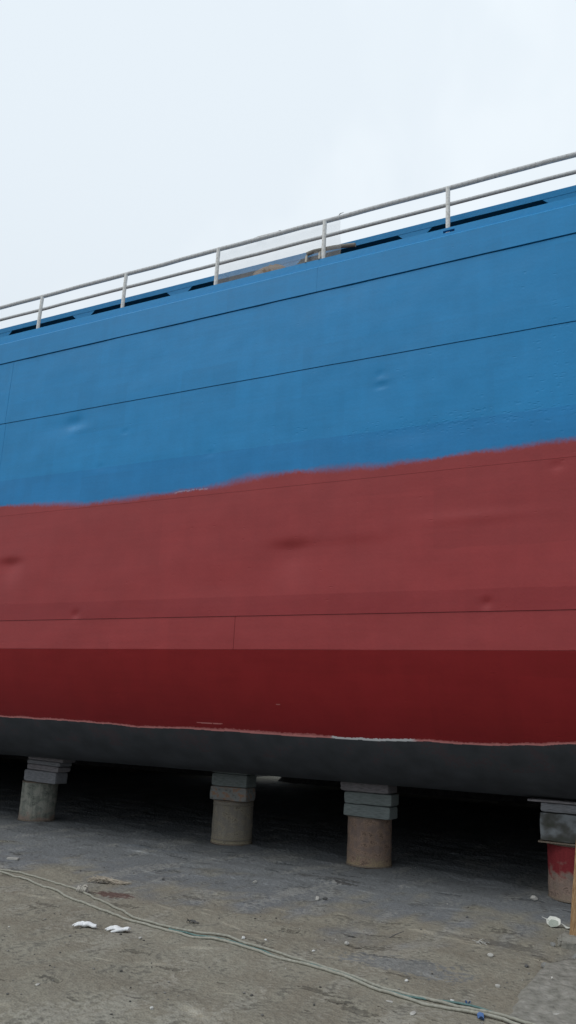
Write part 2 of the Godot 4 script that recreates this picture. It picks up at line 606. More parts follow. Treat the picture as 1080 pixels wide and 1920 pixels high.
# ------------------------------------------------------------------ supports
func drum_skin(sd: int, base: Vector3, other: Vector3, low: Vector3, red_top: float) -> StandardMaterial3D:
	var w := 512
	var h := 256
	var a := noise(sd, 0.02, 5).get_image(w, h, false, false, true)
	var b := noise(sd + 1, 0.12, 3).get_image(w, h, false, false, true).get_data()
	var ca := noise(sd + 2, 0.05, 3).get_image(w, 24, false, false, true)
	ca.resize(w, h, Image.INTERPOLATE_CUBIC)
	var c_ := ca.get_data()
	var ad := a.get_data()
	var px := PackedByteArray()
	px.resize(w * h * 3)
	var bu := PackedByteArray()
	bu.resize(w * h)
	for j in h:
		for i in w:
			var k := j * w + i
			var p := ad[k] / 255.0
			var q := b[k] / 255.0 - 0.5
			var r := c_[k] / 255.0 - 0.5
			var c := base.lerp(other, smoothstep(0.38, 0.66, p + 0.3 * r))
			var v := float(j) / h
			c = c.lerp(low, 0.75 * smoothstep(0.76, 0.98, v + 0.35 * (p - 0.5) + 0.2 * q))
			if p + 0.5 * q < 0.20:
				c = c * 0.62
			if red_top > 0:
				c = c.lerp(Vector3(0.19, 0.018, 0.022), smoothstep(red_top + 0.16, red_top - 0.12, v + 0.40 * (p - 0.5) + 0.08 * r))
			c *= 1.0 + 0.35 * q + 0.3 * r
			px[k * 3] = int(clampf(255.0 * pow(maxf(c.x, 0), 0.4545), 0, 255))
			px[k * 3 + 1] = int(clampf(255.0 * pow(maxf(c.y, 0), 0.4545), 0, 255))
			px[k * 3 + 2] = int(clampf(255.0 * pow(maxf(c.z, 0), 0.4545), 0, 255))
			bu[k] = int(clampf(128 + 120 * q + 70 * (p - 0.5), 0, 255))
	var m := mat(Color.WHITE, 0.82, 0.35)
	m.albedo_texture = ImageTexture.create_from_image(Image.create_from_data(w, h, false, Image.FORMAT_RGB8, px))
	m.heightmap_enabled = true
	m.heightmap_texture = ImageTexture.create_from_image(Image.create_from_data(w, h, false, Image.FORMAT_L8, bu))
	m.heightmap_scale = 0.5
	return m

func lathe(prof: Array, lump: float, sd: int, sides := 40) -> ArrayMesh:
	var n := noise(sd, 1.6, 2)
	return sheet(sides + 1, prof.size(), func(i, j):
		var a: float = -TAU * (i % sides) / sides
		var r: float = prof[j][0]
		if r > 0.02:
			r += lump * n.get_noise_3d(cos(a), prof[j][1] * 3.0, sin(a))
		return Vector3(cos(a) * r, prof[j][1], sin(a) * r))

func drum(at: Vector3, hgt: float, r: float, sd: int, skin: Material, label: String, rims: bool) -> Node3D:
	var t := thing("steel_drum", label, "drum", at, "steel drums standing under the ship")
	var prof := []
	for i in 15:
		prof.append([r, hgt - 0.008 - (hgt - 0.012) * i / 14.0 + 0.0])
	obj("shell", lathe(prof, 0.006, sd), skin, t)
	obj("lid", lathe([[0.001, hgt - 0.006], [r * 0.94, hgt - 0.006], [r * 0.955, hgt - 0.001], [r + 0.006, hgt], [r + 0.009, hgt - 0.010], [r + 0.003, hgt - 0.018]], 0.0, sd), M.rim, t)
	obj("rim", lathe([[r + 0.001, 0.022], [r + 0.010, 0.016], [r + 0.011, 0.004], [r - 0.01, 0.0]], 0.002, sd), M.rim, t)
	if rims:
		obj("hoop", lathe([[r + 0.001, 0.075], [r + 0.007, 0.068], [r + 0.007, 0.060], [r + 0.001, 0.053]], 0.0, sd), skin, t)
		obj("hoop", lathe([[r + 0.001, hgt - 0.05], [r + 0.006, hgt - 0.056], [r + 0.006, hgt - 0.062], [r + 0.001, hgt - 0.068]], 0.0, sd), skin, t)
	return t

func block(called: String, lo: Vector3, hi: Vector3, turn: float, m: Material, wear: float, sd: int, label: String, category := "timber block") -> MeshInstance3D:
	var o := obj(called, rough_box(hi - lo, wear, sd), m, null, (lo + hi) / 2)
	o.rotation_degrees = Vector3(0, turn, -1.4 if sd < 310 else 0.5 * sin(sd * 1.7))
	tag(o, label, category, "blocks stacked between the drums and the hull")
	return o

# ------------------------------------------------------------------ small things on the ground
func glove(at: Vector3, turn: float, label: String, sd: int) -> void:
	var r := RandomNumberGenerator.new()
	r.seed = sd
	var st := tool()
	var palm := []
	var rad := []
	for i in 10:
		var f := i / 9.0
		palm.append(Vector3(-0.105 + 0.12 * f, 0.018 + 0.006 * sin(f * 7 + sd), 0.006 * sin(f * 5 + sd)))
		rad.append([0.026, 0.031, 0.029, 0.027, 0.029, 0.034, 0.039, 0.041, 0.037, 0.020][i])
	tube(st, palm, rad, 12, 0.50)
	for k in 4:
		var z := -0.030 + 0.020 * k
		var len_: float = [0.072, 0.092, 0.088, 0.066][k]
		var spread := (k - 1.5) * 0.30 + r.randf_range(-0.14, 0.14)
		var pts := []
		var rr := []
		for i in 6:
			var f := i / 5.0
			pts.append(Vector3(-0.005 + len_ * f * cos(spread), 0.016 + 0.012 * sin(f * 2.6 + r.randf() * 0.4) - 0.007 * f, z + len_ * f * sin(spread)))
			rr.append([0.012, 0.0115, 0.0115, 0.011, 0.010, 0.005][i])
		tube(st, pts, rr, 8, 0.75)
	var side := 1.0 if sd % 2 == 0 else -1.0
	tube(st, [Vector3(-0.06, 0.018, 0.02 * side), Vector3(-0.035, 0.018, 0.045 * side), Vector3(-0.012, 0.014, 0.064 * side), Vector3(0.008, 0.011, 0.074 * side), Vector3(0.018, 0.010, 0.076 * side)], [0.014, 0.0135, 0.012, 0.011, 0.005], 8, 0.75)
	var o := obj("work_glove", done(st), M.cotton, null, at)
	o.rotation_degrees.y = turn
	o.scale = Vector3.ONE * 0.92
	tag(o, label, "glove", "white cotton gloves dropped on the dirt")

func on_ground(x: float, z: float, up := 0.0) -> Vector3:
	return Vector3(x, ground_y(x, z) + up, z)

func laid(pts: Array, r: float, ride := 0.0) -> Array:   # a hose lying on the ground along pts
	var out := []
	for p in smooth_path(pts, 0.06):
		out.append(Vector3(p.x, ground_y(p.x, p.z) + r * 0.8 + ride * (0.5 + 0.5 * nf.get_noise_1d(p.x * 3.0)), p.z))
	return out

# ------------------------------------------------------------------ scene
func _ready() -> void:
	rng.seed = 5
	nz = noise(3, 0.8, 2)
	nf = noise(4, 1.0, 3)
	setup_bilge()

	# camera
	var cam := Camera3D.new()
	cam.name = "camera"
	add_child(cam)
	cam.transform = Transform3D(Basis(Vector3(0.884798, 0.048325, -0.463462), Vector3(0.0756655, 0.966507, 0.245232), Vector3(0.45979, -0.252049, 0.851507)).orthonormalized(), Vector3(0, 1.55, 0))
	cam.fov = 65.0
	cam.near = 0.05
	cam.far = 600.0
	cam.current = true

	# overcast sky
	var env := Environment.new()
	env.background_mode = Environment.BG_SKY
	var psm := ProceduralSkyMaterial.new()
	psm.sky_top_color = lin(0.81, 0.89, 0.96)
	psm.sky_horizon_color = lin(0.44, 0.46, 0.50)
	psm.sky_curve = 0.15
	psm.ground_bottom_color = lin(0.15, 0.15, 0.14)
	psm.ground_horizon_color = lin(0.5, 0.5, 0.5)
	psm.sun_angle_max = 1.0
	var cw := 512
	var cl := noise(60, 0.014, 4)
	cl.domain_warp_enabled = true
	var ci := cl.get_seamless_image(cw, cw / 2)
	ci.convert(Image.FORMAT_RGBA8)
	var cd := ci.get_data()
	for i in cw * cw / 2:
		var v := clampf((cd[i * 4] / 255.0 - 0.45) * 1.6, 0, 1)
		cd[i * 4] = 92; cd[i * 4 + 1] = 88; cd[i * 4 + 2] = 80
		cd[i * 4 + 3] = int(255 * v)
	psm.sky_cover = ImageTexture.create_from_image(Image.create_from_data(cw, cw / 2, false, Image.FORMAT_RGBA8, cd))
	psm.sky_cover_modulate = Color(1, 1, 1)
	var sky := Sky.new()
	sky.sky_material = psm
	env.sky = sky
	env.tonemap_mode = Environment.TONE_MAPPER_LINEAR
	env.tonemap_exposure = 1.0
	env.sdfgi_enabled = true
	env.ssao_enabled = true
	env.ssil_enabled = true
	var we := WorldEnvironment.new()
	we.name = "environment"
	we.environment = env
	add_child(we)
	var sun := DirectionalLight3D.new()
	sun.name = "sun"
	sun.light_energy = 0.36
	sun.light_color = Color(1.0, 0.985, 0.96)
	sun.light_angular_distance = 40.0
	sun.shadow_enabled = true
	sun.sky_mode = DirectionalLight3D.SKY_MODE_LIGHT_ONLY
	add_child(sun)
	sun.look_at_from_position(Vector3(-7, 14, 8), Vector3.ZERO)

	materials()
	build_ground()
	build_ship()
	build_supports()
	build_deck_things()
	build_litter()

func materials() -> void:
	M.shell = paint_shell()
	M.blue = grained([lin(0.008, 0.220, 0.495), lin(0.008, 0.235, 0.525), lin(0.010, 0.245, 0.54)], 0.02, 101, Vector3(1.1, 1.1, 1.1), 0.42, 0.08)
	M.blue.metallic_specular = 0.36
	M.navy = grained([lin(0.03, 0.07, 0.17), lin(0.04, 0.10, 0.23)], 0.02, 102, Vector3(1, 1, 1), 0.6, 0.0)
	M.bottom = grained([lin(0.05, 0.055, 0.065), lin(0.09, 0.095, 0.11)], 0.02, 103, Vector3(0.7, 0.7, 0.7), 0.8, 0.1)
	M.deck = grained([lin(0.10, 0.05, 0.04), lin(0.16, 0.08, 0.06)], 0.02, 104, Vector3(1, 1, 1), 0.8, 0.0)
	M.rail = grained([lin(0.30, 0.27, 0.24), lin(0.54, 0.55, 0.56), lin(0.64, 0.65, 0.66), lin(0.72, 0.72, 0.72)], 0.03, 105, Vector3(1.6, 5, 5), 0.6, 0.1)
	M.post = grained([lin(0.44, 0.42, 0.38), lin(0.74, 0.74, 0.72), lin(0.82, 0.82, 0.81)], 0.02, 106, Vector3(4, 2, 4), 0.55, 0.06)
	M.rim = grained([lin(0.09, 0.06, 0.045), lin(0.17, 0.14, 0.11), lin(0.22, 0.19, 0.16)], 0.04, 107, Vector3(3, 3, 3), 0.8, 0.1)
	var wood := func(sd: int, c: Array) -> StandardMaterial3D: return grained(c, 0.025, sd, Vector3(0.7, 7.0, 7.0), 0.88, 0.35)
	M.wood_grey = wood.call(110, [lin(0.092, 0.092, 0.097), lin(0.193, 0.198, 0.212), lin(0.259, 0.262, 0.276), lin(0.314, 0.314, 0.323)])
	M.wood_green = wood.call(111, [lin(0.092, 0.106, 0.101), lin(0.184, 0.212, 0.207), lin(0.230, 0.259, 0.253), lin(0.285, 0.305, 0.294)])
	M.wood_mauve = wood.call(112, [lin(0.101, 0.092, 0.101), lin(0.212, 0.198, 0.207), lin(0.268, 0.253, 0.262), lin(0.314, 0.305, 0.308)])
	M.wood_torn = grained([lin(0.092, 0.101, 0.092), lin(0.221, 0.230, 0.221), lin(0.248, 0.248, 0.239), lin(0.305, 0.175, 0.110), lin(0.369, 0.259, 0.175)], 0.010, 113, Vector3(1.5, 2.5, 2.5), 0.9, 0.35)
	M.wood_stained = grained([lin(0.046, 0.051, 0.037), lin(0.083, 0.083, 0.078), lin(0.175, 0.189, 0.198), lin(0.230, 0.248, 0.259)], 0.008, 114, Vector3(1.0, 1.6, 1.6), 0.85, 0.3)
	M.stake = grained([lin(0.12, 0.06, 0.03), lin(0.30, 0.18, 0.09), lin(0.40, 0.26, 0.14), lin(0.52, 0.38, 0.22)], 0.03, 115, Vector3(9.0, 0.9, 9.0), 0.85, 0.4)
	M.hose_grey = grained([lin(0.19, 0.185, 0.155), lin(0.29, 0.285, 0.24), lin(0.36, 0.35, 0.30)], 0.03, 120, Vector3(2, 2, 2), 0.7, 0.05)
	M.hose_pale = grained([lin(0.20, 0.195, 0.16), lin(0.30, 0.295, 0.25), lin(0.38, 0.37, 0.32)], 0.03, 121, Vector3(2, 2, 2), 0.7, 0.05)
	M.hose_teal = grained([lin(0.06, 0.11, 0.11), lin(0.11, 0.19, 0.18), lin(0.16, 0.25, 0.23)], 0.03, 122, Vector3(2, 2, 2), 0.6, 0.05)
	M.cotton = grained([lin(0.60, 0.61, 0.62), lin(0.78, 0.79, 0.80), lin(0.84, 0.84, 0.85)], 0.05, 123, Vector3(9, 9, 9), 0.95, 0.12)
	M.paper = grained([lin(0.55, 0.56, 0.50), lin(0.74, 0.74, 0.70)], 0.03, 124, Vector3(5, 5, 5), 0.8, 0.1)
	M.paper_in = grained([lin(0.26, 0.29, 0.25), lin(0.38, 0.41, 0.36)], 0.03, 125, Vector3(5, 5, 5), 0.8, 0.1)
	M.fibre = grained([lin(0.16, 0.10, 0.08), lin(0.40, 0.36, 0.29), lin(0.52, 0.48, 0.40)], 0.05, 126, Vector3(6, 6, 6), 0.95, 0.0)
	M.stone_pale = grained([lin(0.26, 0.25, 0.23), lin(0.42, 0.41, 0.38), lin(0.55, 0.54, 0.51)], 0.04, 127, Vector3(8, 8, 8), 0.9, 0.15)
	M.stone_white = grained([lin(0.40, 0.40, 0.38), lin(0.56, 0.56, 0.54), lin(0.66, 0.66, 0.64)], 0.04, 140, Vector3(8, 8, 8), 0.9, 0.15)
	M.stone_dark = grained([lin(0.05, 0.05, 0.05), lin(0.11, 0.11, 0.11), lin(0.18, 0.18, 0.17)], 0.04, 128, Vector3(8, 8, 8), 0.9, 0.15)
	M.stone_grey = grained([lin(0.12, 0.12, 0.12), lin(0.22, 0.22, 0.21), lin(0.30, 0.30, 0.28)], 0.04, 129, Vector3(8, 8, 8), 0.9, 0.15)
	M.blue_plastic = mat(lin(0.06, 0.13, 0.30), 0.5)
	M.burlap = grained([lin(0.16, 0.11, 0.08), lin(0.28, 0.21, 0.15), lin(0.36, 0.28, 0.21)], 0.06, 130, Vector3(4, 4, 4), 0.95, 0.1)
	M.tan_cloth = grained([lin(0.24, 0.22, 0.19), lin(0.38, 0.36, 0.32), lin(0.46, 0.44, 0.39)], 0.05, 131, Vector3(4, 4, 4), 0.95, 0.1)
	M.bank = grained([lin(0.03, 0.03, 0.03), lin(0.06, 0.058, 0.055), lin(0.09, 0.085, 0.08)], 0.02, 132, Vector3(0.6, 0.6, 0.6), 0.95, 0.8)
	M.slab = grained([lin(0.12, 0.115, 0.10), lin(0.20, 0.195, 0.17), lin(0.24, 0.23, 0.205), lin(0.31, 0.30, 0.27)], 0.022, 133, Vector3(0.9, 0.9, 0.9), 0.93, 0.9)
	M.film = mat(lin(0.93, 0.90, 0.86, 0.24), 0.4)
	M.film.transparency = BaseMaterial3D.TRANSPARENCY_ALPHA

func build_ground() -> void:
	M.ground = paint_ground()
	var xs := steps(-150, 150, GX0, GX1, 0.04)
	var zs := steps(-150, 150, GZ0, GZ1, 0.04)
	var g := obj("ground", sheet(xs.size(), zs.size(), func(i, j): return Vector3(xs[i], ground_y(xs[i], zs[j]), zs[j]),
		func(i, j): return Vector2(pingpong(xs[i] - GX0, GX1 - GX0) / (GX1 - GX0), pingpong(zs[j] - GZ0, GZ1 - GZ0) / (GZ1 - GZ0))), M.ground)
	g.set_meta("kind", "structure")
	# a thin concrete apron, broken along its edge
	var sx := steps(-1.30, 6.0, -1.28, 0.4, 0.03)
	var sz := steps(-6.75, 8.0, -6.72, -3.6, 0.03)
	var s := obj("concrete_apron", sheet(sx.size(), sz.size(), func(i, j):
		var x := sx[i]
		var z := sz[j]
		var e := -1.215 + 0.02 * nf.get_noise_1d(z * 4.0) + 0.035 * nf.get_noise_1d(z * 1.1) + 0.25 * smoothstep(-6.0, -6.6, z) * (0.4 + nf.get_noise_1d(z * 6.0))
		var f := -6.60 + 0.06 * nf.get_noise_1d(x * 5.0 + 40)
		var inn := minf(smoothstep(e - 0.02, e + 0.025, x), smoothstep(f - 0.02, f + 0.03, z))
		return Vector3(x, ground_y(x, z) * (1.0 - 0.6 * inn) - 0.03 + lerpf(0.034, 0.080, smoothstep(-5.1, -5.8, z)) * inn + 0.006 * nf.get_noise_2d(x * 5, z * 5), z)), M.slab)
	s.set_meta("kind", "structure")
	# earth banked up along the far side of the ship, with one gap that lets daylight through
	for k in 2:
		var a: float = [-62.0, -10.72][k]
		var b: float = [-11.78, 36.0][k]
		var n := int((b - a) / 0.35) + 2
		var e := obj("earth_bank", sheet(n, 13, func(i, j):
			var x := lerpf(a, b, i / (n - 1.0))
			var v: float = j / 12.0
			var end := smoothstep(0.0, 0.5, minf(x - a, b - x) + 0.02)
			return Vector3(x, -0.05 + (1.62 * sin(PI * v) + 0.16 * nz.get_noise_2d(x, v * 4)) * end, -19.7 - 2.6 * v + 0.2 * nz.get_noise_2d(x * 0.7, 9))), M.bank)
		e.set_meta("kind", "structure")

func build_ship() -> void:
	var base := Vector3(-4.5, 0.9, -14.0)
	var t := thing("cargo_ship", "large cargo ship with blue topsides and red bottom paint standing on drums", "ship", base)
	var o := -base
	var xa := -58.0
	var xb := 34.0
	# shell plates, from the sheer strake down to the bilge
	var rows := [["sheer_plate", 0.225, 0.542, 0.018, [xa, -3.86, xb]], ["side_plate", 0.553, 1.509, 0.006, [xa, -8.76, xb]], ["side_plate", 1.516, 2.9035, 0.0, [xa, -8.745, xb]],
		["side_plate", 2.908, 4.3475, 0.006, [xa, -9.95, xb]], ["side_plate", 4.3505, 4.7115, 0.0, [xa, -4.70, xb]], ["bilge_plate", 4.714, 6.814, 0.0, [xa, -10.6, xb]]]
	for r in rows:
		var cuts: Array = r[4]
		for i in cuts.size() - 1:
			var g: float = 0.0008 if r[0] == "sheer_plate" else 0.0022
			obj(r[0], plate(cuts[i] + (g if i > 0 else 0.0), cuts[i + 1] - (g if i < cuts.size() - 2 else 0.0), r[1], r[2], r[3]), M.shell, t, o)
	# gunwale bar with its small drain slot
	var st := tool()
	var bar := func(a: float, b: float, lo: float, hi: float):
		hexa(st, [Vector3(a, sheer(a, lo), -7.67), Vector3(a, sheer(a, hi), -7.67), Vector3(a, sheer(a, hi), -7.635), Vector3(a, sheer(a, lo), -7.635),
			Vector3(b, sheer(b, lo), -7.67), Vector3(b, sheer(b, hi), -7.67), Vector3(b, sheer(b, hi), -7.635), Vector3(b, sheer(b, lo), -7.635)])
	bar.call(xa, -2.345, 6.70, 6.912)
	bar.call(-2.345, -2.215, 6.70, 6.853)
	bar.call(-2.345, -2.215, 6.882, 6.912)
	bar.call(-2.215, xb, 6.70, 6.912)
	obj("gunwale_bar", done(st), M.blue, t, o)
	st = tool()   # sloping top edge of the sheer strake
	for e in [[xa, -12.0], [-12.0, -8.0], [-8.0, -3.86], [-3.855, 0.0], [0.0, xb]]:
		var a: float = e[0]
		var b: float = e[1]
		quad(st, Vector3(a, sheer(a, 6.772), SIDE + 0.0185), Vector3(a, sheer(a, 6.797), SIDE + 0.0), Vector3(b, sheer(b, 6.797), SIDE + 0.0), Vector3(b, sheer(b, 6.772), SIDE + 0.0185))
		quad(st, Vector3(a, sheer(a, 6.797), SIDE + 0.0), Vector3(a, sheer(a, 6.797), -7.65), Vector3(b, sheer(b, 6.797), -7.65), Vector3(b, sheer(b, 6.797), SIDE + 0.0))
	obj("edge_moulding", done(st), M.blue, t, o)
	st = tool()
	box(st, Vector3(xa, 6.72, -20.6), Vector3(xb, 6.80, -7.672))
	obj("deck", done(st), M.deck, t, o)
	st = tool()
	box(st, Vector3(xa, 1.6, -20.7), Vector3(xb, 6.9, -20.6))
	obj("far_side", done(st), M.blue, t, o)
	st = tool()
	for e in [[xa, -12.0], [-12.0, 2.0], [2.0, xb]]:
		var a: float = e[0]
		var b: float = e[1]
		quad(st, Vector3(a, keel_y(a), -8.93), Vector3(b, keel_y(b), -8.93), Vector3(b, keel_y(b), -20.0), Vector3(a, keel_y(a), -20.0))
		quad(st, Vector3(a, keel_y(a), -20.0), Vector3(b, keel_y(b), -20.0), Vector3(b, 1.62, -20.68), Vector3(a, 1.62, -20.68))
	obj("bottom_plate", done(st), M.bottom, t, o)
	for x in [xa + 0.02, xb - 0.02]:
		st = tool()
		var ring := [Vector3(x, 6.75, -20.62), Vector3(x, 6.75, SIDE - 0.03), Vector3(x, KN, SIDE - 0.03)]
		for i in range(20, 201, 20):
			ring.append(Vector3(x, bil[i].y, SIDE - 0.03 + bil[i].x))
		ring.append(Vector3(x, 0.92, -20.0))
		ring.append(Vector3(x, 1.62, -20.62))
		for i in range(1, ring.size() - 1):
			for v in [ring[0], ring[i], ring[i + 1]]:
				st.add_vertex(v)
		obj("end_plate", done(st), M.blue, t, o)
	# raised bulwark rail on flared stays; the scupper gaps between them open under its cap
	st = tool()
	box(st, Vector3(xa, 7.212, -7.962), Vector3(xb, 7.290, -7.95))
	box(st, Vector3(xa, 7.270, -8.75), Vector3(xb, 7.287, -7.963))
	obj("bulwark_rail", done(st), M.blue, t, o)
	st = tool()
	box(st, Vector3(xa, 6.802, -8.80), Vector3(xb, 7.269, -8.72))
	obj("hatch_coaming", done(st), M.navy, t, o)
	var gap_x := [-17.1, -15.58, -14.06, -12.53, -11.0, -9.53, -7.872, -6.16, -4.50, -2.786, -1.113, 0.42, 1.95, 3.5]
	for c in gap_x:
		st = tool()
		var f := [Vector2(c - 0.212, 7.212), Vector2(c + 0.212, 7.212), Vector2(c + 0.115, 7.12), Vector2(c + 0.06, 7.02), Vector2(c + 0.06, 6.80), Vector2(c - 0.06, 6.80), Vector2(c - 0.06, 7.02), Vector2(c - 0.115, 7.12)]
		for zz in [-7.953, -7.965]:
			for tri in [[0, 1, 2], [0, 2, 7], [7, 2, 3], [7, 3, 6], [6, 3, 4], [6, 4, 5]]:
				for q in tri:
					st.add_vertex(Vector3(f[q].x, f[q].y, zz))
		for q in 8:
			var a: Vector2 = f[q]
			var b: Vector2 = f[(q + 1) % 8]
			quad(st, Vector3(a.x, a.y, -7.953), Vector3(b.x, b.y, -7.953), Vector3(b.x, b.y, -7.965), Vector3(a.x, a.y, -7.965))
		obj("bulwark_stay", done(st), M.blue, t, o)
	# guard rail: two pipes on posts
	var top := []
	var mid := []
	var x := -30.0
	while x <= 9.0:
		top.append(Vector3(x, 7.512 + 0.006 * nf.get_noise_1d(x * 1.3), -7.74 + 0.006 * nf.get_noise_1d(x + 40)))
		mid.append(Vector3(x, 7.297 + 0.006 * nf.get_noise_1d(x * 1.1 + 70), -7.738 + 0.006 * nf.get_noise_1d(x + 90)))
		x += 0.3
	st = tool()
	tube(st, top, 0.0285, 12)
	var rail := obj("guard_rail", done(st), M.rail, t, o)
	st = tool()
	tube(st, mid, 0.0225, 12)
	obj("middle_pipe", done(st), M.rail, rail)
	for px in [-14.7, -13.15, -11.6, -10.06, -8.50, -6.925, -5.395, -3.855, -2.312, -0.77, 0.78]:
		st = tool()
		var lean: float = 0.02 if px < -5 else 0.008
		tube(st, [Vector3(px - lean * 0.2, 6.80, -7.715), Vector3(px, 7.15, -7.712), Vector3(px, 7.50, -7.716)], 0.0255, 12)
		obj("rail_post", done(st), M.post, rail)

func build_supports() -> void:
	var s1 := drum_skin(200, Vector3(0.20, 0.21, 0.18), Vector3(0.28, 0.28, 0.24), Vector3(0.22, 0.14, 0.11), 0.0)
	var s2 := drum_skin(210, Vector3(0.25, 0.22, 0.17), Vector3(0.21, 0.19, 0.16), Vector3(0.28, 0.24, 0.16), 0.0)
	var s3 := drum_skin(220, Vector3(0.26, 0.18, 0.135), Vector3(0.20, 0.145, 0.12), Vector3(0.32, 0.25, 0.15), 0.0)
	var s4 := drum_skin(230, Vector3(0.25, 0.18, 0.145), Vector3(0.20, 0.15, 0.125), Vector3(0.26, 0.20, 0.15), 0.46)
	drum(Vector3(-8.90, 0.0, -9.30), 0.540, 0.252, 201, s1, "grey green drum farthest from the camera, under the ship", false)
	drum(Vector3(-5.735, 0.0, -9.53), 0.535, 0.262, 211, s2, "tan drum with raised hoops, next to the daylight gap", true)
	drum(Vector3(-3.735, 0.0, -9.30), 0.535, 0.255, 221, s3, "rusty brown drum with ochre foot, between tan and red drums", false)
	drum(Vector3(-1.40, 0.0, -8.95), 0.525, 0.268, 231, s4, "rusty drum with red paint round its top, nearest the stake", false)
	# lowest first; the topmost touches the hull
	var z := -9.03
	block("timber_block", Vector3(-8.985, 0.541, z - 0.26), Vector3(-8.385, 0.700, z), 1.5, M.wood_grey, 0.008, 301, "lowest grey timber block on the grey green drum")
	block("timber_block", Vector3(-8.96, 0.702, z - 0.26), Vector3(-8.345, 0.778, z - 0.01), -1.0, M.wood_mauve, 0.006, 302, "second timber from the bottom on the grey green drum")
	block("timber_block", Vector3(-8.955, 0.780, z - 0.26), Vector3(-8.335, 0.838, z - 0.005), 1.0, M.wood_grey, 0.005, 303, "third timber from the bottom on the grey green drum")
	block("timber_block", Vector3(-8.93, 0.840, z - 0.26), Vector3(-8.275, 0.890, z + 0.01), 2.0, M.wood_mauve, 0.005, 304, "topmost thin plank on the grey green drum, touching the hull")
	z = -9.25
	block("timber_block", Vector3(-5.94, 0.536, z - 0.26), Vector3(-5.395, 0.708, z), 0.5, M.wood_torn, 0.011, 311, "splintered block with orange torn wood on the tan drum")
	block("timber_block", Vector3(-5.925, 0.710, z - 0.26), Vector3(-5.393, 0.864, z), -0.5, M.wood_green, 0.007, 312, "thick grey block in the middle of the tan drum's stack")
	block("timber_block", Vector3(-5.92, 0.866, z - 0.26), Vector3(-5.39, 0.903, z + 0.005), 0.8, M.wood_green, 0.004, 313, "thin plank on top of the tan drum's stack")
	z = -9.035
	block("timber_block", Vector3(-3.96, 0.536, z - 0.26), Vector3(-3.388, 0.672, z), -0.8, M.wood_green, 0.008, 321, "lowest green grey block on the rusty brown drum")
	block("timber_block", Vector3(-3.955, 0.675, z - 0.26), Vector3(-3.372, 0.806, z + 0.008), 0.8, M.wood_green, 0.008, 322, "middle green grey block on the rusty brown drum")
	block("timber_block", Vector3(-4.0, 0.809, z - 0.26), Vector3(-3.395, 0.914, z + 0.03), -1.5, M.wood_mauve, 0.009, 323, "topmost mauve grey block on the rusty brown drum, set over to the left")
	z = -8.66
	var st := tool()
	box(st, Vector3(-1.70, 0.526, z - 0.26), Vector3(-1.10, 0.540, z + 0.012))
	var pl := obj("steel_plate", done(st), M.rim)
	tag(pl, "thin steel plate lying on the drum with red paint", "plate", "blocks stacked between the drums and the hull")
	block("timber_block", Vector3(-1.688, 0.541, z - 0.26), Vector3(-1.10, 0.806, z), 0.5, M.wood_stained, 0.010, 331, "big stained block on the steel plate over the red drum")
	block("timber_block", Vector3(-1.672, 0.809, z - 0.26), Vector3(-1.09, 0.898, z + 0.002), -0.6, M.wood_grey, 0.008, 332, "grey block on the big stained block over the red drum")
	block("timber_block", Vector3(-1.795, 0.900, z - 0.26), Vector3(-1.07, 0.926, z + 0.02), 0.6, M.wood_mauve, 0.004, 333, "thin plank jutting left on top of the red drum's stack")

